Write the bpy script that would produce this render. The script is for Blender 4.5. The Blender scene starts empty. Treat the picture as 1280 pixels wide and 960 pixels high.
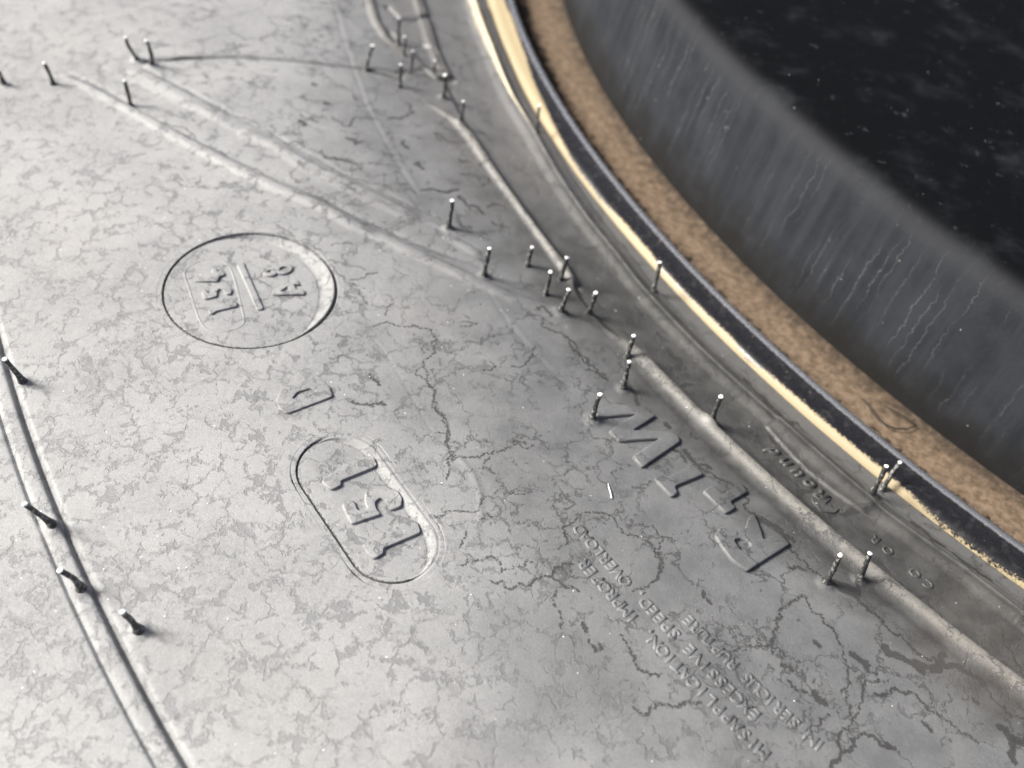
import bpy, bmesh, math, random
import numpy as np
from mathutils import Vector, Matrix
from mathutils.geometry import tessellate_polygon
random.seed(4); rng = np.random.default_rng(7)
MM = 0.001
# ------------------------------------------------------------------ camera, world, sun
FPX, PITCH, ROLL, CH = 1355.31058, 0.751570185, 0.291085635, 120.202789
CEN = np.array([225.596505, 357.477856])              # tyre axis seen from the point below the camera (mm)
K2, K1, R0 = 0.00115839690, 0.00464160133, 300.0      # convex sidewall
_fw = np.array([0, math.cos(PITCH), -math.sin(PITCH)]); _rt = np.array([1.0, 0, 0]); _up = np.cross(_rt, _fw)
_r = _rt*math.cos(ROLL) + _up*math.sin(ROLL); _u = -_rt*math.sin(ROLL) + _up*math.cos(ROLL)
scene = bpy.context.scene; COL = scene.collection
cd = bpy.data.cameras.new('camera'); cam = bpy.data.objects.new('camera', cd); COL.objects.link(cam)
CAM = np.array([-CEN[0], -CEN[1], CH])
cam.matrix_world = Matrix(((_r[0], _u[0], -_fw[0], CAM[0]*MM), (_r[1], _u[1], -_fw[1], CAM[1]*MM), (_r[2], _u[2], -_fw[2], CAM[2]*MM), (0, 0, 0, 1)))
cd.sensor_width = 36; cd.lens = FPX/1280*36; cd.clip_start = 0.005; cd.clip_end = 500
cd.dof.use_dof = True; cd.dof.focus_distance = 0.158; cd.dof.aperture_fstop = 19.0
scene.camera = cam
SUN = Vector((-0.80, -0.12, 0.54)).normalized()
w = bpy.data.worlds.new('World'); scene.world = w; w.use_nodes = True
nt = w.node_tree; bg = nt.nodes['Background']; sky = nt.nodes.new('ShaderNodeTexSky')
sky.sky_type = 'NISHITA'; sky.sun_disc = False; sky.sun_elevation = math.asin(SUN.z); sky.sun_rotation = math.atan2(SUN.x, SUN.y)
sky.air_density = 0.45; sky.dust_density = 6.0; sky.ozone_density = 0.6
nt.links.new(sky.outputs[0], bg.inputs[0]); bg.inputs[1].default_value = 0.105
sd = bpy.data.lights.new('sun', 'SUN'); sun = bpy.data.objects.new('sun', sd); COL.objects.link(sun)
sd.energy = 4.0; sd.angle = math.radians(20); sd.color = (0.968, 0.98, 0.945)
sun.rotation_euler = SUN.to_track_quat('Z', 'Y').to_euler()
scene.view_settings.view_transform = 'Standard'; scene.view_settings.look = 'None'
scene.view_settings.exposure = 0.88; scene.view_settings.gamma = 1.0
scene.render.engine = 'CYCLES'; scene.cycles.max_bounces = 6

# ------------------------------------------------------------------ pixel -> tyre helpers (photo 1280 x 960, mm, tyre centred)
def prof(r):
    x = r - R0
    return K1*x - K2*x*x
def g(pts, z=None, h=0.0):
    """where the sight line of a photo point meets the tyre's sidewall (or the plane z)"""
    p = np.atleast_2d(np.array(pts, float))
    d = _fw[None]*FPX + (p[:, :1]-640)*_r - (p[:, 1:]-480)*_u
    zz = np.zeros(len(d)) if z is None else np.full(len(d), float(z))
    for i in range(30):
        t = (zz-CH)/d[:, 2]; q = CAM[:2] + d[:, :2]*t[:, None]
        if z is not None: break
        zz = zz + 0.7*(prof(np.hypot(q[:, 0], q[:, 1])) + h - zz)
    return q
def C(ox, oy, s, pts): return [(ox+x/s, oy+y/s) for x, y in pts]
def pol(q): return np.hypot(q[:, 0], q[:, 1]), np.arctan2(q[:, 1], q[:, 0])

# ------------------------------------------------------------------ object helpers
def tagd(o, label=None, cat=None, group=None, kind=None):
    for k, v in (('label', label), ('category', cat), ('group', group), ('kind', kind)):
        if v: o[k] = v
    return o
def empty(name, loc):
    o = bpy.data.objects.new(name, None); COL.objects.link(o); o.location = loc; o.empty_display_size = 0.02; return o
def link(name, me, mats, parent=None, smooth=True):
    o = bpy.data.objects.new(name, me); COL.objects.link(o)
    for m in (mats if isinstance(mats, (list, tuple)) else [mats]): me.materials.append(m)
    if smooth: me.polygons.foreach_set('use_smooth', [True]*len(me.polygons))
    if parent:
        o.parent = parent; o.location = -Vector(parent.location)      # part meshes are modelled about the tyre's centre
    return o
def gridmesh(name, X, Y, Z, close=False):
    n, m = X.shape
    co = np.stack([X, Y, Z], -1).reshape(-1, 3)*MM
    i = np.arange(n*m).reshape(n, m)
    a, b, c, d = i[:-1, :-1], i[1:, :-1], i[1:, 1:], i[:-1, 1:]
    if close:
        j = np.concatenate([i, i[:, :1]], 1); a, b, c, d = j[:-1, :-1], j[1:, :-1], j[1:, 1:], j[:-1, 1:]
    q = np.stack([a, b, c, d], -1).reshape(-1, 4)
    me = bpy.data.meshes.new(name); me.vertices.add(len(co)); me.vertices.foreach_set('co', co.ravel().astype(np.float32))
    me.loops.add(q.size); me.loops.foreach_set('vertex_index', q.ravel().astype(np.int32))
    me.polygons.add(len(q)); me.polygons.foreach_set('loop_start', np.arange(0, q.size, 4, dtype=np.int32))
    me.polygons.foreach_set('loop_total', np.full(len(q), 4, dtype=np.int32))
    me.update(calc_edges=True); return me
def pymesh(name, vs, fs):
    me = bpy.data.meshes.new(name); me.from_pydata([tuple(float(c)*MM for c in v) for v in vs], [], fs); me.update(); return me

# ------------------------------------------------------------------ materials
class NT:
    def __init__(s, name):
        s.m = bpy.data.materials.new(name); s.m.use_nodes = True; s.t = s.m.node_tree; s.b = s.t.nodes['Principled BSDF']
        tc = s.t.nodes.new('ShaderNodeTexCoord'); v = s.t.nodes.new('ShaderNodeVectorMath'); v.operation = 'SCALE'
        v.inputs['Scale'].default_value = 1000; s.t.links.new(tc.outputs['Object'], v.inputs[0]); s.co = v.outputs[0]
    def L(s, a, b): s.t.links.new(a, b)
    def set(s, inp, v):
        if hasattr(v, 'is_linked') or hasattr(v, 'links'): s.L(v, inp)
        else: inp.default_value = v
    def math(s, op, a, b=0.0, c=0.0, clamp=False):
        n = s.t.nodes.new('ShaderNodeMath'); n.operation = op; n.use_clamp = clamp
        for i, v in enumerate((a, b, c)):
            s.set(n.inputs[i], v)
        return n.outputs[0]
    def noise(s, scale, detail=3, rough=0.55, vec=None, out=0, dist=0.0):
        n = s.t.nodes.new('ShaderNodeTexNoise'); n.inputs['Scale'].default_value = scale; n.inputs['Detail'].default_value = detail
        n.inputs['Roughness'].default_value = rough; n.inputs['Distortion'].default_value = dist; s.L(vec or s.co, n.inputs['Vector']); return n.outputs[out]
    def vmath(s, op, a, b=None, sc=None):
        n = s.t.nodes.new('ShaderNodeVectorMath'); n.operation = op; s.set(n.inputs[0], a)
        if b is not None: s.set(n.inputs[1], b)
        if sc is not None: n.inputs['Scale'].default_value = sc
        return n.outputs['Value'] if op == 'LENGTH' else n.outputs[0]
    def voro(s, scale, feat='DISTANCE_TO_EDGE', vec=None):
        n = s.t.nodes.new('ShaderNodeTexVoronoi'); n.feature = feat; n.inputs['Scale'].default_value = scale
        s.L(vec or s.co, n.inputs['Vector']); return n.outputs['Distance']
    def ramp(s, v, a, b, x=0.0, y=1.0, smooth=True):
        n = s.t.nodes.new('ShaderNodeMapRange'); n.interpolation_type = 'SMOOTHSTEP' if smooth else 'LINEAR'
        n.inputs['From Min'].default_value = a; n.inputs['From Max'].default_value = b
        n.inputs['To Min'].default_value = x; n.inputs['To Max'].default_value = y; s.L(v, n.inputs['Value']); return n.outputs[0]
    def mix(s, f, a, b):
        n = s.t.nodes.new('ShaderNodeMix'); n.data_type = 'RGBA'; s.set(n.inputs[0], f)
        for i, v in ((6, a), (7, b)):
            if isinstance(v, tuple): n.inputs[i].default_value = (*v, 1)
            else: s.L(v, n.inputs[i])
        return n.outputs[2]
    def fmix(s, f, a, b): return s.math('ADD', s.math('MULTIPLY', f, s.math('SUBTRACT', b, a)), a)
    def attr(s, name):
        n = s.t.nodes.new('ShaderNodeAttribute'); n.attribute_name = name; return n.outputs['Fac']
    def radius(s):
        n = s.t.nodes.new('ShaderNodeSeparateXYZ'); s.L(s.co, n.inputs[0])
        return s.math('SQRT', s.math('ADD', s.math('MULTIPLY', n.outputs[0], n.outputs[0]), s.math('MULTIPLY', n.outputs[1], n.outputs[1])))
    def bump(s, h, dist, strength=1.0, prev=None):
        n = s.t.nodes.new('ShaderNodeBump'); n.inputs['Distance'].default_value = dist*MM; n.inputs['Strength'].default_value = strength
        s.L(h, n.inputs['Height'])
        if prev: s.L(prev, n.inputs['Normal'])
        return n.outputs[0]
    def out(s, col=None, rough=None, nrm=None, spec=0.5):
        if col is not None: s.set(s.b.inputs['Base Color'], (*col, 1) if isinstance(col, tuple) else col)
        if rough is not None: s.set(s.b.inputs['Roughness'], rough)
        if nrm is not None: s.L(nrm, s.b.inputs['Normal'])
        s.set(s.b.inputs['Specular IOR Level'], spec)
        return s.m

def mat_rubber():
    s = NT('bloomed_rubber')
    r = s.radius()
    dense = s.ramp(s.math('ADD', r, s.ramp(s.noise(0.03, 2), 0.3, 0.7, -14, 14)), 322, 350)
    # bloom skin broken into flakes: jagged network of bare rubber between them
    wob = s.vmath('SCALE', s.vmath('SUBTRACT', s.noise(0.55, 4, 0.6, out=1), (0.5, 0.5, 0.5)), sc=4.0)
    v1 = s.vmath('ADD', s.co, wob)
    e1 = s.math('ADD', s.voro(0.27, vec=v1), s.ramp(s.noise(1.25, 7, 0.72), 0.2, 0.8, -0.15, 0.15, False))                                     # cells of about 4 mm
    brk = s.noise(0.30, 3, 0.6)
    wid = s.math('MULTIPLY', s.ramp(brk, 0.34, 0.70, -0.03, 0.14), s.fmix(dense, 0.75, 1.0))
    m1 = s.ramp(s.math('SUBTRACT', wid, e1), -0.025, 0.085)
    m1 = s.math('MULTIPLY', m1, s.fmix(dense, s.ramp(s.noise(0.05, 2), 0.47, 0.58), 1.0))
    # thin dark hairline cracks, large cells
    wob2 = s.vmath('SCALE', s.vmath('SUBTRACT', s.noise(0.25, 7, 0.7, out=1), (0.5, 0.5, 0.5)), sc=9.0)
    e2 = s.voro(0.115, vec=s.vmath('ADD', s.co, wob2))
    b2 = s.ramp(s.noise(0.13, 3), 0.42, 0.6, 0.0, 0.020)
    m2 = s.math('MULTIPLY', s.ramp(s.math('SUBTRACT', b2, e2), -0.006, 0.004), s.fmix(dense, 0.7, 0.25))
    # blots
    m3 = s.math('MULTIPLY', s.ramp(s.noise(0.42, 6, 0.62), 0.655, 0.69), s.fmix(dense, 0.75, 0.35))
    # traced cracks, plus painted shade in grooves and badge creases
    crk_shade = s.math('ADD', s.attr('crk_shade'), s.ramp(s.noise(2.6, 4, 0.7), 0.25, 0.75, -0.22, 0.22))
    m4 = s.ramp(crk_shade, 2.90, 3.03)
    light = s.mix(s.ramp(s.noise(0.06, 4), 0.3, 0.7), (0.208, 0.210, 0.210), (0.268, 0.269, 0.266))
    light = s.mix(s.ramp(s.noise(1.1, 6, 0.7), 0.35, 0.8, 0, 0.7), light, (0.30, 0.30, 0.297))
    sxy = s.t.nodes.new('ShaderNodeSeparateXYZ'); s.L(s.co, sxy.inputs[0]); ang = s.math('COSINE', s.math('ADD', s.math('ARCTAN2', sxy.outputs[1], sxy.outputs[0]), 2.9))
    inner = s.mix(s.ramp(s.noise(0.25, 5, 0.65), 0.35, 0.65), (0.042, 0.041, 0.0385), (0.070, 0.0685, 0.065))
    inner = s.mix(s.ramp(ang, 0.868, 0.976), inner, s.mix(s.noise(0.3, 5), (0.10, 0.099, 0.096), (0.15, 0.148, 0.144)))  # inner zone lightened on one side: grazing sheen painted into the tone
    midc = s.mix(s.ramp(s.noise(0.12, 5, 0.65), 0.3, 0.7), (0.106, 0.108, 0.109), (0.150, 0.152, 0.152))
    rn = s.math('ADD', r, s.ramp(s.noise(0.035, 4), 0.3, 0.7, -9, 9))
    rn = s.math('ADD', rn, s.ramp(ang, 0.73, 0.985, -8.0, 34.0, False))  # pales towards one side, a sheen put into the bloom colour
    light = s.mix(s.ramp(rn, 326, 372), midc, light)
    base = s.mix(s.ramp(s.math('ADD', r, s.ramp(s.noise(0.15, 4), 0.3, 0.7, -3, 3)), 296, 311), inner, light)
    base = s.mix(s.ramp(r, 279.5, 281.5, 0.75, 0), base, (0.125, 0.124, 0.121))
    base = s.mix(s.math('MULTIPLY', s.attr('crest_glint'), s.ramp(s.noise(0.8, 5), 0.3, 0.6, 0.55, 1.0)), base, (0.150, 0.144, 0.130))   # cream sun highlight on the rib crests, painted in
    gr = s.ramp(s.noise(3.2, 4, 0.75), 0.3, 0.7, 0.86, 1.14, False); gv = s.t.nodes.new('ShaderNodeCombineXYZ')
    for q_ in range(3): s.L(gr, gv.inputs[q_])
    base = s.vmath('MULTIPLY', base, gv.outputs[0])
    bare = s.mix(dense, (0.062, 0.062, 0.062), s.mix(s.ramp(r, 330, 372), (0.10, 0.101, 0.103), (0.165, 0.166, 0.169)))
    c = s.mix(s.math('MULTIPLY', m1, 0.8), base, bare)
    c = s.mix(m3, c, (0.06, 0.06, 0.06))
    c = s.mix(m2, c, (0.045, 0.045, 0.044))
    c = s.mix(s.math('MULTIPLY', m4, 0.82), c, (0.036, 0.035, 0.033))
    ro = s.math('GREATER_THAN', s.ramp(s.noise(0.075, 2), 0.55, 0.8), 2)  # zero
    pk = s.math('MULTIPLY', s.ramp(s.noise(0.022, 2), 0.56, 0.72), 0.08)
    c = s.mix(pk, c, (0.30, 0.262, 0.235))                        # faint rosy brown film
    c = s.mix(s.ramp(s.math('ADD', s.attr('lip_glare'), s.ramp(s.noise(1.5, 5, 0.7), 0.3, 0.7, -0.3, 0.3)), 0.45, 0.6), c, (0.62, 0.54, 0.38))  # blown-out glare on the edge lip, painted in cream
    dark = s.math('MAXIMUM', s.math('MAXIMUM', m1, m2), s.math('MAXIMUM', m3, m4))
    # salt specks
    sp = s.math('MULTIPLY', s.ramp(s.voro(0.62, 'F1'), 0.045, 0.075, 1, 0), s.ramp(s.noise(0.5, 2), 0.56, 0.6))
    c = s.mix(sp, c, (0.75, 0.75, 0.73))
    fine = s.noise(5.5, 3, 0.7); mid = s.noise(1.3, 5, 0.65)
    n = s.bump(fine, 0.06); n = s.bump(mid, 0.05, prev=n); n = s.bump(s.math('SUBTRACT', 1.0, dark), 0.05, prev=n)
    rough = s.math('ADD', s.fmix(dark, s.ramp(r, 300, 345, 0.42, 0.56), 0.38), s.ramp(mid, 0.3, 0.7, -0.05, 0.08))
    rough = s.math('SUBTRACT', rough, s.math('MULTIPLY', s.attr('crest_glint'), 0.16))
    return s.out(c, rough, n, 0.42)
RUB = mat_rubber()
def mat_hair():
    s = NT('vent_rubber')
    c = s.mix(s.ramp(s.noise(1.6, 4), 0.5, 0.62), (0.032, 0.032, 0.031), (0.2, 0.2, 0.19))
    return s.out(c, 0.42, s.bump(s.noise(3, 3), 0.08))
HAIR = mat_hair()
def mat_tip():
    s = NT('cut_tip_highlight'); return s.out(s.mix(s.noise(4), (0.75, 0.75, 0.73), (0.9, 0.9, 0.88)), 0.3)  # sky highlight on the cut tip painted in as near-white
TIP = mat_tip()
def mat_flange():
    s = NT('black_painted_steel')
    r = s.radius()
    sp = s.math('MULTIPLY', s.ramp(s.voro(0.9, 'F1'), 0.09, 0.14, 1, 0), s.ramp(s.noise(0.6, 3), 0.5, 0.6))
    c = s.mix(s.ramp(s.noise(0.5, 6, 0.7), 0.5, 0.75), (0.010, 0.010, 0.011), (0.035, 0.034, 0.033))
    c = s.mix(s.math('MULTIPLY', sp, 0.7), c, (0.30, 0.24, 0.15))
    # yellow strip along the outer foot of the flange, ragged on its inner side
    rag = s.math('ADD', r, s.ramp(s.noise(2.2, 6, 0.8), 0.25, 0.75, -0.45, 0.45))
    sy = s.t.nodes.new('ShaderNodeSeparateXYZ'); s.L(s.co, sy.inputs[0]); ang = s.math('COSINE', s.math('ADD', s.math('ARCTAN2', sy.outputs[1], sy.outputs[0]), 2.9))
    rag = s.math('ADD', rag, s.ramp(ang, 0.928, 0.995, 0.0, 3.4))  # strip widens on one side: sun glare painted into the colour
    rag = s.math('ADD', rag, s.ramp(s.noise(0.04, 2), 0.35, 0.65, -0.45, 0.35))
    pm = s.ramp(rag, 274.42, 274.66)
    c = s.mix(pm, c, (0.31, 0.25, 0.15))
    rough = s.fmix(pm, s.ramp(s.noise(1.2, 4), 0.3, 0.7, 0.2, 0.34), 0.6)
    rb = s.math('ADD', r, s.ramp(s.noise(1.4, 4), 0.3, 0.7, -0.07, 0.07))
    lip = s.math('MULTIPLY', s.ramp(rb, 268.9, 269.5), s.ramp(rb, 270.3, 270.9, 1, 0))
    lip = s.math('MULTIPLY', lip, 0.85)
    c = s.mix(lip, c, (0.52, 0.525, 0.54))  # pale metal band painted in for the sky reflection on the lip
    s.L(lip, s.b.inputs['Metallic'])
    return s.out(c, rough, s.bump(s.noise(2.5, 4), 0.03), 0.5)
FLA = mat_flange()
def mat_wall():
    s = NT('dusty_black_disc')
    sx = s.t.nodes.new('ShaderNodeSeparateXYZ'); s.L(s.co, sx.inputs[0]); x, y, z = sx.outputs
    th = s.math('MULTIPLY', s.math('ARCTAN2', y, x), 250.0)
    cm = s.t.nodes.new('ShaderNodeCombineXYZ'); s.L(s.math('MULTIPLY', th, 0.45), cm.inputs[0]); s.L(s.math('MULTIPLY', z, 0.028), cm.inputs[1])
    nz = s.vmath('ADD', cm.outputs[0], s.vmath('SCALE', s.noise(0.5, 4, out=1), sc=0.35))
    side = s.ramp(z, 22.0, 28.3, 1, 0)
    st = s.noise(1.0, 3, 0.6, vec=nz)
    c = s.mix(s.ramp(s.noise(0.12, 5, 0.6), 0.35, 0.7), (0.0135, 0.0155, 0.019), (0.022, 0.0245, 0.029))
    c = s.mix(s.ramp(st, 0.35, 0.8), c, (0.025, 0.0275, 0.032))
    # run marks: thin pale wandering lines down the wall
    cm2 = s.t.nodes.new('ShaderNodeCombineXYZ')
    wz = s.ramp(s.noise(0.20, 5, 0.7), 0.2, 0.8, -1.1, 1.1, False)
    s.L(s.math('ADD', th, wz), cm2.inputs[0])
    ln = s.t.nodes.new('ShaderNodeTexVoronoi'); ln.voronoi_dimensions = '1D'; ln.feature = 'DISTANCE_TO_EDGE'; ln.inputs['Scale'].default_value = 0.36
    s.L(s.math('ADD', th, wz), ln.inputs['W'])
    line = s.ramp(ln.outputs['Distance'], 0.008, 0.032, 1, 0)
    cm3 = s.t.nodes.new('ShaderNodeCombineXYZ'); s.L(th, cm3.inputs[0]); s.L(s.math('MULTIPLY', z, 0.3), cm3.inputs[1])
    line = s.math('MULTIPLY', line, s.ramp(s.noise(0.13, 4, vec=cm3.outputs[0]), 0.45, 0.62))
    c = s.mix(s.math('MULTIPLY', line, s.math('MULTIPLY', side, 0.8)), c, (0.10, 0.101, 0.10))
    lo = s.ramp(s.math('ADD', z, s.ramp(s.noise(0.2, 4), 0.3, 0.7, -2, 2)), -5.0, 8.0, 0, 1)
    c = s.mix(lo, (0.010, 0.0095, 0.009), c)                       # contact shade at the wall's foot, painted in above the dirt
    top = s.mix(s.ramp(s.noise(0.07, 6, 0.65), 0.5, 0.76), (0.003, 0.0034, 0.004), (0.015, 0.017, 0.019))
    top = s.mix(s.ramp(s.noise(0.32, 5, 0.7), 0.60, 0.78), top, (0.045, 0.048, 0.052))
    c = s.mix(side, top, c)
    ed = s.math('MULTIPLY', s.ramp(z, 21.0, 25.5), s.ramp(z, 26.0, 28.0, 1, 0))
    c = s.mix(s.math('MULTIPLY', ed, 0.35), c, (0.045, 0.047, 0.051))  # edge highlight painted along the shoulder
    sp = s.math('MULTIPLY', s.ramp(s.voro(0.38, 'F1'), 0.01, 0.06, 1, 0), s.ramp(s.noise(0.35, 3), 0.5, 0.56))
    c = s.mix(s.math('MULTIPLY', sp, 0.8), c, (0.6, 0.58, 0.54))
    return s.out(c, s.fmix(side, 0.8, 0.7), s.bump(s.noise(1.5, 5), 0.05), s.fmix(side, 0.05, 0.12))
WALL = mat_wall()
def mat_dirt():
    s = NT('tan_dirt'); r = s.radius()
    c = s.mix(s.ramp(s.noise(0.6, 7, 0.78), 0.36, 0.64), (0.105, 0.074, 0.048), (0.22, 0.158, 0.108))
    c = s.mix(s.ramp(s.voro(1.5, 'F1'), 0.10, 0.2, 0.25, 0), c, (0.36, 0.295, 0.22))
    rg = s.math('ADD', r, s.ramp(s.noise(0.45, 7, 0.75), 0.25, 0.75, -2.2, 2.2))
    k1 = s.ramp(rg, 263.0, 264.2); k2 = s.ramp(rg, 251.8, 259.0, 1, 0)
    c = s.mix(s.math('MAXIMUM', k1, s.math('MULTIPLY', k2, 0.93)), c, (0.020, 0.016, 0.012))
    c = s.mix(s.ramp(s.noise(0.35, 6, 0.7), 0.60, 0.70, 0, 0.6), c, (0.06, 0.045, 0.03))
    return s.out(c, 0.9, s.bump(s.noise(1.8, 5, 0.7), 0.12), 0.2)
DIRT = mat_dirt()
def mat_plain(name, a, b, sc, ro):
    s = NT(name); return s.out(s.mix(s.noise(sc, 5), a, b), ro, s.bump(s.noise(sc*4, 4), 0.3))
LINT = mat_plain('white_lint', (0.75, 0.75, 0.72), (0.9, 0.9, 0.88), 2, 0.8)
FIB = mat_plain('black_fibre', (0.02, 0.017, 0.014), (0.05, 0.04, 0.03), 2, 0.7)
GRD = mat_plain('grey_concrete', (0.16, 0.155, 0.145), (0.26, 0.25, 0.235), 0.02, 0.9)

# ------------------------------------------------------------------ the tyre's relief as a height function
TH0, TH1, RA, RB = math.radians(-162.5), math.radians(-113.5), 274.1, 414.0
EDGE = C(0, 0, 1, [(593,0),(615,60),(642,124),(669,168),(702,225),(736,275),(769.5,316),(800,356),(875,435),(957.5,510),(1112,644),(1206,711),(1277,765)])
er, et = pol(g(EDGE)); EDR = lambda th: np.interp(th, et, er, left=281.0, right=282.6)
RIBPTS = [(844,490),(885,524),(935,578),(989,628),(1050,678),(1085,708),(1135.5,755),(1186,792),(1236,829),(1273,855.6)]
rr_, rt_ = pol(g(RIBPTS)); RIBR = lambda th: 296.0 + 0*th
def ss(x, a, b):
    t = np.clip((x-a)/(b-a), 0, 1); return t*t*(3-2*t)
def pdist(X, Y, poly, margin=4.0):
    """distance to a polyline, signed side, and arclength fraction; inf outside its box"""
    P = np.asarray(poly, float); D = np.full(X.shape, 99.0); S = np.zeros(X.shape); SG = np.zeros(X.shape)
    x0, y0 = P.min(0)-margin; x1, y1 = P.max(0)+margin
    m = (X > x0) & (X < x1) & (Y > y0) & (Y < y1)
    if not m.any(): return D, S, SG
    x, y = X[m], Y[m]; d = np.full(x.shape, 99.0); s = np.zeros(x.shape); sg = np.zeros(x.shape)
    seg = np.hypot(*np.diff(P, axis=0).T); cum = np.r_[0, np.cumsum(seg)]
    for i in range(len(P)-1):
        ax, ay = P[i]; bx, by = P[i+1]-P[i]; L = seg[i]**2+1e-9
        t = np.clip(((x-ax)*bx+(y-ay)*by)/L, 0, 1); ex = x-ax-t*bx; ey = y-ay-t*by; dd = np.hypot(ex, ey)
        k = dd < d; d[k] = dd[k]; s[k] = ((cum[i]+t*seg[i])/cum[-1])[k]; sg[k] = np.sign(bx*ey-by*ex)[k]
    D[m], S[m], SG[m] = d, s, sg
    return D, S, SG
# pattern ribs: (photo polyline, half width mm, height mm, taper in, taper out)
BANDS = [
 ([(68,92),(100,103),(160,135),(210,165),(280,203),(340,232),(400,257),(440,281),(490,303),(530,322),(590,350),(640,372),(704,391)], 1.2, 0.5, .03, .02),
 ([(160,84),(200,105),(240,127),(288,151)], 1.5, 0.42, .1, .1),
 ([(296,162),(345,182),(380,205),(430,230),(480,254),(530,277)], 1.4, 0.42, .05, .1),
 ([(555,292),(575,303),(604,322)], 0.9, 0.3, .1, .2),
 ([(616,368),(640,402),(672,440),(720,485),(760,505)], 0.45, 0.03, .2, .5),
 ([(418,-20),(432,40),(445,80),(462,130),(490,180),(510,215),(527,242)], 0.4, 0.05, 0, .05),
 ([(452,-25),(462,0),(470,28),(482,48),(505,66)], 1.0, 0.75, 0, .3),
 ([(516,-40),(524,0),(534,32),(543,62),(552,82),(561,97)], 1.35, 1.0, 0, .02),
 ([(503,107),(530,125),(553,140),(570,152),(590,174),(600,190),(640,245),(680,300),(721,357)], 1.15, 0.95, .35, .015),
]
GROOVES = [
 ([(186,76),(230,72),(300,70),(380,76),(450,84),(500,97)], 0.6, 0.95),
 ([(-30,112),(0,104),(50,97),(100,98)], 0.7, 0.3),
 ([(85,92),(110,100),(165,130),(215,158),(285,194),(345,222),(405,246),(450,272),(500,294),(600,333)], 0.6, 0.22),
 ([(170,80),(215,102),(290,142),(350,172),(440,222),(540,268)], 0.5, 0.2),
 ([(412,-20),(426,40),(440,82),(456,130),(484,182),(504,217),(524,246),(548,242),(575,240)], 0.35, 0.08),
 ([(610,364),(634,402),(666,442),(715,490)], 0.4, 0.05),
 ([(484,8),(500,24),(520,24),(536,20)], 0.6, 0.7), ([(487,40),(500,52),(528,56),(546,66)], 0.6, 0.6), ([(500,90),(530,86),(545,98),(566,99)], 0.7, 0.6),
]
CHAN = [(100,86),(200,134),(300,182),(400,230),(500,278),(600,326)]
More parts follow.
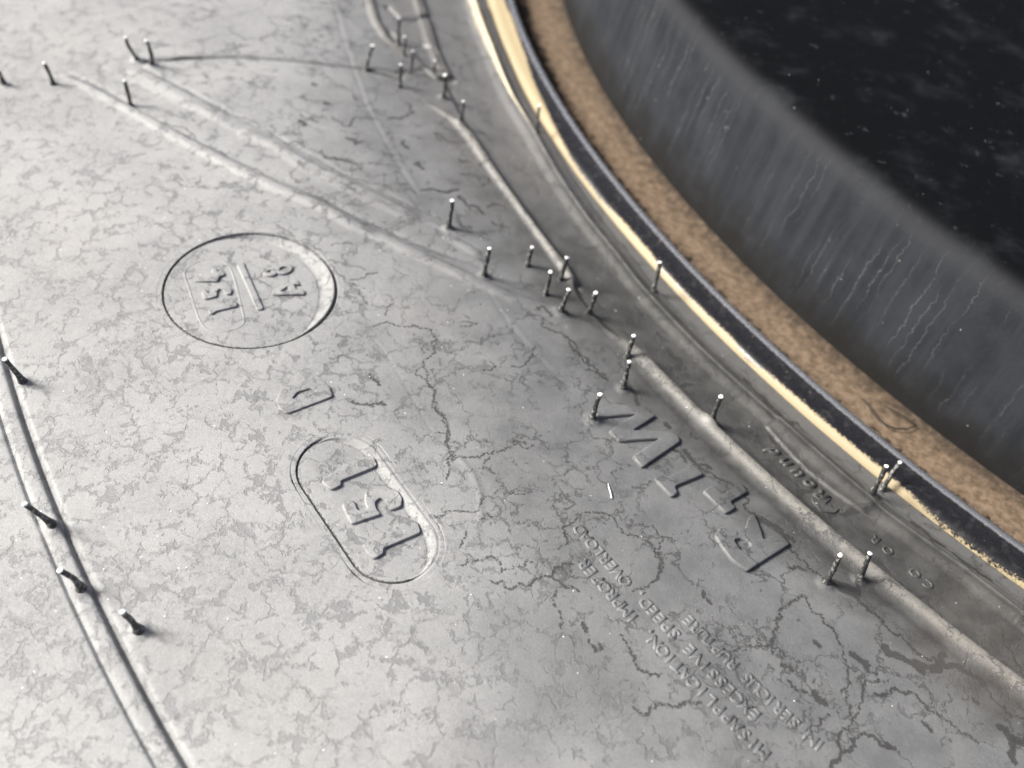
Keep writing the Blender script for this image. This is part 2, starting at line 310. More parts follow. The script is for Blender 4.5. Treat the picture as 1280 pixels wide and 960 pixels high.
def relief(X, Y):
    r = np.hypot(X, Y); th = np.arctan2(Y, X)
    z = prof(np.maximum(r, 283)) + 0.0
    E = EDR(th)
    # inner edge: lip then two steps down to the bead
    z = z + 0.5*ss(-(r-E), -6.5, -0.5) + 0.26*np.exp(-((r-E-0.25)/0.32)**2) - 0.35*np.exp(-((r-E+1.0)/0.28)**2)
    z = z - 1.7*ss(-r, -E+0.0, -E+0.4) - 0.75*ss(-r, -(E-3.6), -(E-4.2)) + 0.35*np.exp(-((r-E+2.0)/0.8)**2)
    z = z - 2.2*ss(-r, -275.5, -274.3)
    # shallow channel between edge and main rib, and the main rib itself
    R = RIBR(th); on = ss(th, math.radians(-136.0), math.radians(-133.9)); R = R + 2.2*(1-on)*ss(th, math.radians(-139), math.radians(-137))
    z = z - 0.65*ss(-r, -R+0.4, -R+1.9)*ss(r, E+1.2, E+3.4)
    wd = 1.85*(0.35+0.65*on)
    wr = np.where(r > R-0.3, 1.45, 0.85)*(0.4+0.6*on)
    z = z + (1.1*on)*np.exp(-(np.abs((r-R+0.3)/wr))**2.2)*(th > math.radians(-150)) - 0.25*on*np.exp(-((r-R+2.0)/0.3)**2) - 0.16*on*np.exp(-((r-R-2.6)/0.9)**2)
    # raised tab in the channel
    q = g([(970,522),(1100,632)]); (ra, rb), (ta, tb) = pol(q)
    tt = np.clip((th-ta)/(tb-ta), -1, 2); inn = ss(tt, 0, .04)*ss(-tt, -1, -.93); dep = 3.4 + 1.3*np.sin(np.clip(tt, 0, 1)*math.pi)
    z = z + 0.42*inn*ss(-(r-E), -dep, -dep+0.5)*ss(r-E, -0.1, 0.4)
    for poly, hw, h, t0, t1 in BANDS:
        D, S, _ = pdist(X, Y, g(poly)); tp = np.ones(X.shape)
        if t0: tp = tp*ss(S, 0, t0)
        if t1: tp = tp*ss(-S, -1, -1+t1)
        z = z + h*tp*np.exp(-(D/(hw*(0.45+0.55*tp)))**3)
    for poly, hw, h in GROOVES:
        D, S, _ = pdist(X, Y, g(poly)); z = z - h*np.exp(-(D/hw)**2)
    D, S, _ = pdist(X, Y, g(CHAN), 9); z = z - 0.3*ss(-D, -4.2, -2.8)*ss(S, 0, .06)*ss(-S, -1, -.9)
    # outer parting ridge with a groove on its inner side
    rd = 391.3
    z = z + 0.07*np.exp(-(np.abs(r-rd-0.4)/1.0)**3) - 1.05*np.exp(-((r-rd+1.0)/0.42)**2) - 0.5*np.exp(-((r-rd-1.9)/0.26)**2)
    # faint mould lines
    for pl in ([(110,440),(125,470),(150,505),(178,535)], [(90,690),(140,705),(178,722),(230,742),(300,756),(400,757)], [(460,415),(480,440),(500,470),(540,540)]):
        D, S, _ = pdist(X, Y, g(pl)); z = z - 0.05*np.exp(-(D/0.3)**2)
    D, S, _ = pdist(X, Y, g([(574,572),(590,590),(600,615),(601,650)])); z = z + 0.12*np.exp(-(D/0.5)**2)
    z = z + 0.03*np.sin(X*0.21+1.3*np.sin(Y*0.13))*np.cos(Y*0.17) + 0.04*np.sin(X*0.045+0.7)*np.sin(Y*0.05)
    # mould ring flats round some vents
    for bx, by, rad in PADS:
        d2 = (X-bx)**2+(Y-by)**2; z = z + rad*0.35*np.exp(-(d2/(rad*rad))**2)
    # seats of the two badges
    for c, a, b, ang, hh in BADGES:
        dx, dy = X-c[0], Y-c[1]; u = dx*math.cos(ang)+dy*math.sin(ang); v = -dx*math.sin(ang)+dy*math.cos(ang)
        sd = badge_sd(u, v, a, b); z = z - 2.4*ss(-sd, -0.95, -0.60)
    return z
def badge_sd(u, v, a, b):      # stadium: half length a of the straight part along v, radius b
    return np.hypot(u, np.maximum(np.abs(v)-a, 0)) - b
EC = g(EMBP := C(180, 270, 2.977, [(80,290),(130,170),(230,95),(400,65),(520,85),(640,150),(705,215),(718,270),(690,340),(600,430),(450,485),(330,490),(200,455),(110,380)]))
# circle through the emblem's outline
A_ = np.c_[EC, np.ones(len(EC))]; sol = np.linalg.lstsq(A_, (EC**2).sum(1), rcond=None)[0]
ec = sol[:2]/2; erad = math.sqrt(sol[2]+ec@ec)
STP = g(C(350, 500, 4, [(108,350),(170,490),(270,640),(380,830),(120,270),(200,205),(480,915),(600,915),(740,850),(780,730),(700,570),(540,340),(440,200),(330,190)]))
sc_ = STP.mean(0); ang_ = math.atan2(sc_[1], sc_[0])            # radial direction = u axis
uv = lambda q, c, a: ((q-c)@np.array([math.cos(a), math.sin(a)]), (q-c)@np.array([-math.sin(a), math.cos(a)]))
u_, v_ = uv(STP, sc_, ang_); sb = (u_.max()-u_.min())/2; sc_ = sc_ + (u_.max()+u_.min())/2*np.array([math.cos(ang_), math.sin(ang_)]) + (v_.max()+v_.min())/2*np.array([-math.sin(ang_), math.cos(ang_)])
sa = (v_.max()-v_.min())/2 - sb
BADGES = [(ec, 0.0, erad, math.atan2(ec[1], ec[0]), 1.0), (sc_, sa, sb, ang_, 0.8)]
# vent hairs: (base px, tip px, thickness)
HAIRS = [((5,106),(-3,88)),((67,105),(55,79)),((163,130),(156,101)),((172,76),(157,47)),((190,82),(183,51)),
 ((457,86),(466,57)),((498,55),(499,23)),((504,69),(506,46)),((512,91),(516,64)),((499,108),(501,81)),((543,88),(544,76)),((553,122),(556,94)),((574,155),(579,127)),
 ((560,285),(565,251)),((605,346),(612,311)),((659,332),(665,309)),((682,368),(688,340)),((700,349),(709,322)),((700,390),(711,362)),((735,391),(745,366)),
 ((673,161),(674,132)),((818,359),(825,328)),((784,445),(792,420)),((779,486),(787,452)),((740,525),(750,493)),((889,527),(901,496)),
 ((1092,614),(1108,583)),((1108,604),(1125,578)),((1032,729),(1050,694)),((1074,724),(1088,692)),
 ((29,478),(6,449)),((66,658),(31,630)),((102,737),(75,713)),((174,789),(153,765))]
PADS = [(*g([HAIRS[i][0]])[0], r_) for i, r_ in ((0,1.2),(30,1.1),(31,1.5),(32,1.3),(33,1.3),(3,1.3),(4,1.2),(14,1.2),(18,1.3),(24,1.4),(25,1.5),(28,1.3),(29,1.2),(26,1.3),(11,1.1),(13,1.0),(23,1.2),(12,1.0))]

# ------------------------------------------------------------------ build the tyre
HUB_Z = -0.150
tyre = tagd(empty('tyre', (0, 0, -0.290)), 'black truck tyre with grey bloomed sidewall, raised letters and uncut vent hairs, lying flat', 'tyre')
nr, nth = 640, 1330
# closer rows where the narrow inner lips are
rv = np.concatenate([np.linspace(RA, 300, 160, endpoint=False), np.linspace(300, RB, nr-160)])
tv = np.linspace(TH0, TH1, nth); Rg, Tg = np.meshgrid(rv, tv, indexing='ij')
X, Y = Rg*np.cos(Tg), Rg*np.sin(Tg); Z = relief(X, Y)
# traced cracks and groove shade -> distance field
CR = []
def cr(pts, w, jag=0.5): CR.append((pts, w, jag))
a = lambda *p: C(180, 270, 2.977, p)
cr(a((840,415),(900,395),(950,410),(1020,410),(1075,420),(1090,460),(1085,510),(1040,540),(1015,575),(1050,610),(1085,650)), .17)
cr(a((1085,650),(1090,700),(1105,740),(1130,790),(1135,860),(1150,910)), .22)
cr(a((770,240),(800,235),(830,215),(870,210)), .22); cr(a((780,250),(810,300),(830,330)), .16); cr(a((700,110),(735,105),(770,100)), .14); cr(a((900,370),(905,340),(940,300)), .12)
cr(a((1180,410),(1240,400)), .12); cr(a((1040,540),(1060,590),(1085,650)), .12); cr(a((690,530),(740,515),(770,530)), .12); cr(a((840,590),(880,630)), .35); cr(a((775,690),(830,700),(900,705)), .4)
a = lambda *p: C(350, 500, 4, p)
cr(a((770,0),(800,60),(840,130),(850,170),(840,230),(860,270),(850,340),(835,400)), .2); cr(a((780,165),(860,170)), .12)
cr(a((860,290),(950,290),(1050,270),(1130,250),(1200,220),(1270,225)), .17); cr(a((1170,210),(1230,220)), .25); cr(a((1020,325),(1050,280)), .14)
cr(a((750,580),(830,560),(920,555),(1000,530),(1025,490)), .13); cr(a((1000,600),(1090,580)), .12); cr(a((1130,440),(1160,470),(1230,465)), .15)
cr(a((890,830),(940,800),(1040,785),(1090,800),(1110,860),(1180,830),(1260,810)), .17); cr(a((930,660),(900,740)), .12)
a = lambda *p: C(660, 620, 2.823, p)
cr(a((110,190),(125,110),(180,70),(250,60),(310,90),(330,130),(400,150),(440,180),(465,220),(475,260),(450,300),(420,325),(370,335)), .18)
cr(a((445,195),(470,225),(475,265),(460,290)), .3); cr(a((380,100),(440,105),(480,150),(465,200)), .16)
cr(a((160,240),(100,250),(85,285),(30,295),(-60,330)), .25); cr(a((85,290),(130,320),(180,335)), .2); cr(a((-60,330),(-90,300),(-130,300)), .18)
cr(a((100,330),(105,400),(120,470)), .14); cr(a((195,450),(205,475)), .5); cr(a((215,510),(240,545),(255,520)), .35); cr(a((620,340),(650,380)), .4)
cr(a((330,490),(380,570),(395,612),(470,630)), .25); cr(a((610,730),(540,735),(470,735),(405,775),(370,745)), .24)
cr(a((700,545),(740,540),(770,530),(845,530)), .15); cr(a((845,530),(870,500),(880,450),(895,400),(930,370),(970,350)), .3)
cr(a((975,350),(1040,420),(1090,490),(1110,570),(1130,620),(1130,670),(1105,700)), .2); cr(a((860,540),(895,570)), .25); cr(a((895,598),(935,618)), .5)
cr(a((920,650),(980,690)), .3); cr(a((1010,690),(1030,720),(1050,735)), .7); cr(a((1060,770),(1010,810),(990,840)), .2)
a = lambda *p: C(850, 640, 2.977, p)
cr(a((270,10),(340,50),(400,100),(430,150),(480,210),(540,260)), .28); cr(a((270,5),(330,45),(400,85),(425,110)), .5)
cr(a((545,258),(600,280),(655,300)), 1.35, .3); cr(a((660,250),(668,300)), .5, .3)
cr(a((650,300),(700,370),(780,440),(860,500),(950,545)), .34); cr(a((950,545),(1000,570),(1080,600),(1130,640)), .75); cr(a((940,590),(975,565),(985,530)), .8)
cr(a((640,530),(690,560),(700,590)), .7); cr(a((765,505),(840,550),(900,590),(960,580)), .95)
cr(a((1130,640),(1180,710),(1230,760),(1290,770)), .22); cr(a((1190,800),(1230,840),(1290,850)), .8); cr(a((1240,840),(1245,930)), .7)
cr(a((780,880),(720,835),(660,840),(640,880),(600,905),(560,950)), .35); cr(a((600,905),(595,830),(640,790),(620,700),(610,660)), .22); cr(a((690,630),(680,700),(640,780)), .22)
cr(a((730,680),(780,680),(790,655),(860,670)), .3); cr(a((860,670),(930,740),(1010,790),(1100,850)), .22); cr(a((690,620),(740,635),(735,600),(700,590)), .18)
cr(a((1290,450),(1210,440),(1220,490),(1270,560),(1290,600)), .3); cr(a((400,205),(470,215)), .4); cr(a((900,780),(935,815)), .4); cr(a((1090,690),(1110,710)), .4)
cr(a((770,865),(800,880)), .6); cr(a((500,480),(520,500)), .5); cr(a((330,500),(390,545)), .2)
a = lambda *p: C(850, 560, 2.977, p)
cr(a((20,10),(60,60),(110,90)), .6); cr(a((110,92),(190,130),(240,220),(270,250),(330,290),(410,340)), .3); cr(a((280,260),(340,280),(400,330),(425,345)), .55)
cr(a((130,100),(175,155),(200,190)), .15); cr(a((300,330),(310,350)), .3)
a = lambda *p: C(940, 520, 6.856, p)
cr(a((140,-20),(170,130),(230,220),(330,320),(420,390),(520,490),(565,560)), .42); cr(a((565,540),(560,600),(500,625),(430,610),(400,560)), .5)
cr(a((370,660),(450,720),(560,800),(680,890)), .5); cr(a((430,640),(520,760),(620,850),(700,880)), .3); cr(a((410,610),(430,680)), .8); cr(a((300,600),(420,720),(640,920)), .22)
cr(a((680,850),(740,790),(880,800)), .75); cr(a((880,790),(1000,820),(1140,790)), .95); cr(a((700,740),(730,780)), .3); cr(a((60,120),(130,250),(120,300)), .25); cr(a((0,360),(130,350),(190,400)), .2)
a = lambda *p: C(360, 60, 6.4, p)
cr(a((490,625),(510,590),(560,555),(640,560),(720,570)), .3); cr(a((800,570),(890,570),(960,530),(1010,510),(940,440)), .45); cr(a((350,550),(420,590),(490,625)), .25)
cr(a((100,530),(150,570),(190,555),(240,590)), .3); cr(a((270,820),(300,870),(370,875),(500,910),(560,940)), .45); cr(a((470,720),(540,770),(600,740)), .5); cr(a((930,740),(960,800)), .6)
cr(a((1170,680),(1270,720)), .35); cr(a((0,770),(60,750),(130,770)), .3); cr(a((300,440),(330,450)), .9); cr(a((100,590),(130,620)), .9); cr(a((70,400),(130,390),(280,430)), .25); cr(a((320,300),(400,300),(520,340),(560,420)), .15); cr(a((200,280),(230,300)), .6); cr(a((1030,920),(1080,960)), .6)
cr(a((1030,40),(1130,160),(1240,250)), .7,.2)
a = lambda *p: C(440, 60, 4, p)
cr(a((410,425),(470,460),(560,470)), .35); cr(a((540,560),(590,570)), .6); cr(a((540,630),(620,640),(680,650),(650,690)), .35); cr(a((350,710),(440,715),(530,705)), .55)
cr(a((680,800),(770,795)), .4); cr(a((540,740),(600,810),(650,830)), .25); cr(a((640,590),(700,580)), .4); cr(a((250,480),(280,500)), .5); cr(a((310,580),(360,610)), .5); cr(a((540,870),(600,900)), .4); cr(a((700,870),(790,900)), .3)
a = lambda *p: C(540, 240, 4, p)
cr(a((480,610),(560,630),(640,700)), .2); cr(a((640,700),(690,760),(760,820),(830,890),(880,940)), .4); cr(a((650,585),(720,630)), .55); cr(a((240,890),(320,870)), .22); cr(a((400,870),(490,830),(520,770)), .2)
cr(a((520,590),(600,620)), .35); cr(a((770,270),(830,270)), .4); cr(a((910,370),(925,410)), .4); cr(a((850,490),(920,490)), .35); cr(a((1020,560),(1060,610)), .5); cr(a((1130,690),(1160,730)), .5); cr(a((1190,780),(1250,840),(1200,880)), .5); cr(a((140,20),(180,70),(260,110)), .5); cr(a((150,650),(220,655)), .15)
cr(a((700,300),(420,300)),.01); cr(a((830,530),(870,570)),.35); cr(a((960,680),(985,700)),.4); cr(a((720,470),(755,500)), .7,.2)
a = lambda *p: C(700, 400, 2.977, p)
cr(a((410,100),(455,150),(440,170)), .8); cr(a((460,240),(500,230)), .5); cr(a((20,60),(60,90),(150,200),(180,215)), .3); cr(a((250,230),(280,270),(290,330)), .55); cr(a((395,385),(410,400)), .7); cr(a((410,480),(450,490),(470,530)), .35); cr(a((490,420),(510,440)), .4)
cr(a((225,320),(300,330),(350,380)), .3); cr(a((500,540),(560,550)), .6); cr(a((370,40),(400,70)), .4); cr(a((650,290),(690,270),(700,310)), .25)
cr(a((700,210),(760,270),(830,350)), .8); cr(a((820,350),(900,360),(950,420)), .7); cr(a((680,180),(720,220)), .5)
a = lambda *p: C(1060, 640, 7.111, p)
cr(a((600,60),(750,190),(900,280)), .6); cr(a((780,210),(860,270)), .6); cr(a((960,340),(1080,440),(1150,480),(1290,570)), .75,.3); cr(a((200,460),(350,560),(500,630)), .3); cr(a((650,730),(780,830)), .3); cr(a((420,400),(510,400)), .15); cr(a((700,720),(760,740)), .3)
cr([(188,77),(210,73),(230,71),(300,70),(380,76),(450,84),(500,97)], .62, .04); cr([(-30,112),(0,105),(50,98),(100,98)], .16, .1); cr([(205,150),(285,197),(345,225),(405,250),(450,275),(500,298)], .16, .3); cr([(290,142),(350,172),(440,222),(540,268)], .13, .4)  # shade in the pattern grooves, painted as dark lines
dr, dt = np.diff(rv).mean(), tv[1]-tv[0]
F = np.full(X.shape, 9.0, dtype=np.float32)
def jagged(P, amp):
    P = [np.array(p) for p in P]
    for lev in range(4):
        Q = [P[0]]
        for p, q in zip(P[:-1], P[1:]):
            d = q-p; L = math.hypot(*d); nrm = np.array([-d[1], d[0]])/(L+1e-9)
            if L < 0.35: Q += [q]; continue
            Q += [(p+q)/2 + nrm*rng.normal()*L*0.16*amp*2, q]
        P = Q
    return np.array(P)
rsel = rv; tsel = tv
for pts, w_, jg in CR:
    P = jagged(g(pts), jg); ww = w_; n = len(P)
    pr, pt = pol(P)
    var = np.interp(np.arange(n), np.linspace(0, n, 12), rng.uniform(0.55, 1.35, 12))
    for i in range(n-1):
        mg = 1.1
        i0 = np.searchsorted(rv, min(pr[i], pr[i+1])-mg-w_); i1 = np.searchsorted(rv, max(pr[i], pr[i+1])+mg+w_)
        j0 = np.searchsorted(tv, min(pt[i], pt[i+1])-(mg+w_)/pr[i]); j1 = np.searchsorted(tv, max(pt[i], pt[i+1])+(mg+w_)/pr[i])
        if i1 <= i0 or j1 <= j0: continue
        x, y = X[i0:i1, j0:j1], Y[i0:i1, j0:j1]; bx, by = P[i+1]-P[i]; L = bx*bx+by*by+1e-9
        t = np.clip(((x-P[i, 0])*bx+(y-P[i, 1])*by)/L, 0, 1)
        d = np.hypot(x-P[i, 0]-t*bx, y-P[i, 1]-t*by) - w_*0.55*var[i]
        F[i0:i1, j0:j1] = np.minimum(F[i0:i1, j0:j1], d)
me = gridmesh('sidewall', X, Y, Z)
at = me.attributes.new('crk_shade', 'FLOAT', 'POINT'); at.data.foreach_set('value', np.clip(3-F, 0, 5).astype(np.float32).ravel())
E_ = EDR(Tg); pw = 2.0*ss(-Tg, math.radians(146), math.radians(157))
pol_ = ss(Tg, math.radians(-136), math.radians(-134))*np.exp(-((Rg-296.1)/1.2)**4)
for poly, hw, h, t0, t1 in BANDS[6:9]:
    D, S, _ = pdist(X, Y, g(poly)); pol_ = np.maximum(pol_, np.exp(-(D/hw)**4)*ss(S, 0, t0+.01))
at = me.attributes.new('crest_glint', 'FLOAT', 'POINT'); at.data.foreach_set('value', pol_.astype(np.float32).ravel())
at = me.attributes.new('lip_glare', 'FLOAT', 'POINT'); at.data.foreach_set('value', (np.exp(-((Rg-E_-0.1)/np.maximum(pw, 0.01))**2)*(pw > 0.02)).astype(np.float32).ravel())  # mask of the painted glare along the edge lip
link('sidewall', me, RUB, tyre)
# rest of the same sidewall, coarser, all the way round
rv2 = np.concatenate([np.linspace(RA, 300, 40, endpoint=False), np.arange(300, 386, 2.0), np.linspace(386, 398, 16), np.linspace(400, RB, 8)])
tv2 = np.linspace(TH1, TH0+2*math.pi, 260); R2, T2 = np.meshgrid(rv2, tv2, indexing='ij')
_tn = (T2+math.pi) % (2*math.pi) - math.pi
Z2 = relief(R2*np.cos(_tn), R2*np.sin(_tn))
link('sidewall', gridmesh('sidewall_far', R2*np.cos(T2), R2*np.sin(T2), Z2), RUB, tyre)
# shoulder, tread, lower sidewall and beads as one turned carcass with tread grooves
zb = float(prof(np.array(RB)))
PR = [(RB, zb), (440, -26), (465, -38), (484, -46), (492, -52), (495, -60)]
for zc in (-90, -122, -154, -186, -218): PR += [(496, zc+6), (484, zc+5), (484, zc-5), (496, zc-6)]
PR += [(495, -238), (492, -246), (484, -252), (465, -262), (440, -276), (390, -289), (340, -289), (300, -285), (286, -282), (277, -278), (276, -272), (290, -262), (330, -258), (400, -240), (450, -200), (465, -150), (450, -100), (400, -50), (340, -32), (290, -28), (276, -10), (274.1, float(prof(np.array(283.))) - 4.6)]
th = np.linspace(0, 2*math.pi, 240, endpoint=False)
PRa = np.array(PR); Rr = PRa[:, 0][:, None]+0*th; XX, YY = Rr*np.cos(th), Rr*np.sin(th); ZZ = PRa[:, 1][:, None]+0*th
link('carcass', gridmesh('carcass', XX, YY, ZZ, True), RUB, tyre, False)
for k in range(0):
    pass

# ------------------------------------------------------------------ badges: fine discs seated in the sidewall
def zbase(x, y):
    return relief(x, y)
def badge(name, bi, nu, ntt, tilt, wallw, deep, ringw, ringd, label):
    c, a_, b_, ang, _ = BADGES[bi]
    ro = b_ + 1.15
    # offsets of the outline from centre line: param t in [0,1] from spine to outside
    per = np.linspace(0, 2*math.pi, ntt, endpoint=False)
    cu, cv = np.cos(per), np.sin(per); off = a_*np.tanh(cv*4)/math.tanh(4) if a_ else 0*cv
    rad = np.concatenate([np.linspace(0.0, b_-3.2, nu//4, endpoint=False), np.linspace(b_-3.2, ro, nu-nu//4)])
    U = rad[:, None]*cu[None]; V = rad[:, None]*cv[None] + off[None]
    x = c[0]+U*math.cos(ang)-V*math.sin(ang); y = c[1]+U*math.sin(ang)+V*math.cos(ang)
    save = BADGES[:]; BADGES.clear(); base = relief(x, y); BADGES.extend(save)
    sd = badge_sd(U, V, a_, b_)
    inside = ss(-sd, 0, 0.25)
    # floor sinks towards the bead side (u negative), where a broad soft wall climbs back out
    side = ss(-U/b_, -0.75, 1.0)
    wl = 0.3+wallw*ss(-U/b_, 0.1, 0.9)
    z = base - deep*(0.12+0.88*side)*ss(-sd, 0.05, 1.0)*0 - (deep*(0.04+0.96*side))*np.clip(-sd/wl, 0, 1)**1.3*(3-2*np.clip(-sd/wl, 0, 1)**1.3)/1.0*np.clip(-sd/wl, 0, 1)**0.3
    z = z - ringd*((1+0.8*side) if bi == 0 else (1-0.85*ss(side, 0.25, 0.7)))*np.exp(-((sd-0.10-0.12*side)/(ringw*(1+0.8*side)))**2) - (0.03 if bi == 0 else 0.0)*np.exp(-((sd-0.85)/0.2)**2)
    z = np.where(sd > 0.5, np.maximum(z, base-0.004), z)
    z[-1] = base[-1]-0.02; z += 0.006
    me = gridmesh(name, x, y, z, True)
    at = me.attributes.new('crk_shade', 'FLOAT', 'POINT'); at.data.foreach_set('value', np.clip(3.02-(np.abs(sd-0.10-0.1*side)-0.10) - (0 if bi == 0 else 1.2)*ss(side, 0.3, 0.6), 0, 5).astype(np.float32).ravel())   # shade of the mould crease painted as a dark line
    o = link(name, me, RUB, tyre); tagd(o, label)
    return o, (lambda q: badge_z(bi, q, deep, wallw))
def badge_z(bi, q, deep, wallw):
    c, a_, b_, ang, _ = BADGES[bi]; U, V = uv(np.atleast_2d(q), c, ang); sd = badge_sd(U, V, a_, b_)
    save = BADGES[:]; BADGES.clear(); q = np.atleast_2d(q); base = relief(q[:, 0], q[:, 1]); BADGES.extend(save)
    side = ss(-U/b_, -0.75, 1.0); wl = 0.3+wallw*ss(-U/b_, 0.1, 0.9); t = np.clip(-sd/wl, 0, 1)
    return base - deep*(0.04+0.96*side)*t**1.6*(3-2*t**1.3)
_, ZE = badge('badge', 0, 130, 420, 0, 2.8, 1.0, 0.14, 0.5, 'round sunken badge with a pale sloping inner wall')
_, ZS = badge('badge', 1, 90, 420, 0, 1.6, 0.62, 0.13, 0.42, 'long rounded badge round three digits')
ZT = lambda q: relief(np.atleast_2d(q)[:, 0], np.atleast_2d(q)[:, 1])

# ------------------------------------------------------------------ raised letters and digits
def chaikin(P, k=1, f=0.18):
    for _ in range(k):
        Q = []
        for i in range(len(P)):
            p, q = P[i], P[(i+1) % len(P)]; L = np.hypot(*(q-p)); ff = min(f, 0.25/max(L, 1e-6)) if L > 0 else f
            Q += [p*(1-ff)+q*ff, p*ff+q*(1-ff)]
        P = np.array(Q)
    return P
def offset(P, d):
    n = len(P); A = 0.5*np.sum(P[:, 0]*np.roll(P[:, 1], -1)-np.roll(P[:, 0], -1)*P[:, 1]); sgn = 1 if A > 0 else -1
    e = np.roll(P, -1, 0)-P; e /= (np.hypot(e[:, 0], e[:, 1])[:, None]+1e-9); nn = np.c_[e[:, 1], -e[:, 0]]*sgn   # outward
    v = nn+np.roll(nn, 1, 0); l = np.hypot(v[:, 0], v[:, 1]); v = v/np.maximum(l, 0.6)[:, None]
    return P+v*d
def glyph(name, loops, zf, h, label=None, bev=0.15, sub=True):
    h = h*0.8
    """loops: outer outline then holes, in tyre mm; raised h above the surface with soft sides"""
    vs, rings, off0 = [], [], 0; fs = []
    tops = []
    for li, P in enumerate(loops):
        P = np.asarray(P, float)
        if sub:                                    # long sides divided so that they follow the surface
            Q = []
            for i in range(len(P)):
                q0, q1 = P[i], P[(i+1) % len(P)]; n = max(1, int(np.hypot(*(q1-q0))/1.6))
                Q += [q0+(q1-q0)*k/n for k in range(n)]
            P = np.array(Q)
        P = chaikin(P); s = 1 if li == 0 else -1
        lay = []
        for d, hh in ((0.10*s, -0.18), (0.05*s, 0.10*h), (0.0, 0.80*h), (-bev*s*0.5, 0.97*h), (-bev*s*1.2, h)):
            q = offset(P, d); z = zf(q)+hh; base = len(vs); vs += [(x, y, zz) for (x, y), zz in zip(q, z)]; lay.append((base, len(q)))
        for (b0, n), (b1, _) in zip(lay[:-1], lay[1:]):
            for i in range(n):
                j = (i+1) % n; fs.append((b0+i, b0+j, b1+j, b1+i))
        tops.append([Vector(vs[lay[-1][0]+i]) for i in range(lay[-1][1])]); rings += list(range(lay[-1][0], lay[-1][0]+lay[-1][1]))
    flat = [[Vector((v.x, v.y, 0)) for v in t] for t in tops]
    for t in tessellate_polygon(flat): fs.append(tuple(rings[i] for i in t))
    me = pymesh(name, vs, fs); bm = bmesh.new(); bm.from_mesh(me); bmesh.ops.recalc_face_normals(bm, faces=bm.faces)
    if sum(f.normal.z*f.calc_area() for f in bm.faces) < 0: bmesh.ops.reverse_faces(bm, faces=bm.faces)
    bm.to_mesh(me); bm.free()
    o = link(name, me, RUB, tyre)
    if label: o['label'] = label
    return o
def G(ox, oy, s, *loops, h=0.0): return [g(C(ox, oy, s, l), h=h) for l in loops]
glyph('letter', G(860, 570, 6, [(445,860),(770,655),(690,572),(568,622),(556,560),(502,425),(462,445),(432,545),(330,515),(240,530),(208,590),(250,660),(330,770)], [(350,625),(400,705),(482,665),(440,625),(390,608)], h=.6), ZT, 0.66, 'large slanted letter R', .26)
glyph('letter', G(860, 570, 6, [(115,255),(285,425),(365,385),(322,338),(455,262),(400,195),(265,282),(195,212)], h=.6), ZT, 0.66, 'large letter T beside the R', .26)
glyph('letter', G(720, 480, 6, [(590,700),(720,840),(770,812),(745,760),(962,672),(895,600),(690,690),(665,668)], h=.6), ZT, 0.66, 'large letter T before the W', .26)
glyph('letter', G(720, 480, 6, [(430,532),(502,618),(785,425),(775,385),(700,345),(430,340),(602,233),(512,160),(330,148),(120,188),(165,245),(455,217),(250,345),(326,422),(632,400)], h=.6), ZT, 0.66, 'large slanted letter W', .26)
D = G(180, 380, 4, [(715,547),(945,462),(928,412),(885,378),(830,370),(745,393),(685,428),(660,480),(680,525)], [(738,474),(800,462),(870,435),(830,420),(765,440)], h=.3)
glyph('letter', D, ZT, 0.42, 'flat letter D between the two badges')
S4 = lambda *l: G(350, 500, 4, *l, h=-.1)
glyph('digit', S4([(466,803),(517,775),(516,748),(705,660),(690,610),(655,595),(470,690),(410,738)]), ZS, 0.55, 'lower digit 1 of 151')
glyph('digit', S4([(355,628),(505,574),(480,545),(474,512),(500,487),(532,500),(550,550),(606,530),(612,490),(585,450),(525,424),(462,434),(428,462),(425,505),(440,547),(388,560),(366,505),(308,525)]), ZS, 0.55, 'digit 5 of 151')
glyph('digit', S4([(255,457),(306,432),(302,410),(487,325),(470,288),(440,275),(265,365),(205,415)]), ZS, 0.55, 'upper digit 1 of 151')
E4 = lambda *l: G(220, 300, 6.4, *l, h=-.3)
def ell(cx, cy, rx, ry, rot, n=16): return [(cx+rx*math.cos(t)*math.cos(rot)-ry*math.sin(t)*math.sin(rot), cy+rx*math.cos(t)*math.sin(rot)+ry*math.sin(t)*math.cos(rot)) for t in np.linspace(0, 2*math.pi, n, endpoint=False)]
glyph('digit', E4([(282,614),(318,588),(492,542),(478,502),(300,550),(255,585)]), ZE, 0.44, 'digit 1 of 154', .06)
glyph('digit', E4([(228,492),(328,468),(326,424),(350,404),(382,418),(402,450),(440,446),(446,402),(410,372),(342,376),(300,402),(292,438),(252,446),(238,405),(200,425)]), ZE, 0.44, 'digit 5 of 154', .06)
glyph('digit', E4([(140,348),(332,346),(346,306),(388,292),(376,256),(330,272),(318,238),(284,248),(292,285),(160,312)]), ZE, 0.44, 'digit 4 of 154', .06)
glyph('bar', E4([(535,180),(700,558),(650,566),(488,200)]), ZE, 0.42, 'straight bar across the round badge', .08)
glyph('letter', E4([(765,440),(1028,428),(1024,388),(958,392),(944,345),(990,352),(966,304),(930,310),(775,402)], [(830,412),(905,408),(895,362)]), ZE, 0.44, 'letter A of A8', .05)
glyph('digit', E4(ell(862, 222, 72, 44, -.25), ell(862, 222, 34, 17, -.25, 12)), ZE, 0.44, 'digit 8 of A8, larger loop', .05)
glyph('digit', E4(ell(755, 252, 55, 36, -.1), ell(750, 250, 22, 13, -.1, 12)), ZE, 0.44, 'digit 8 of A8, smaller loop', .05)
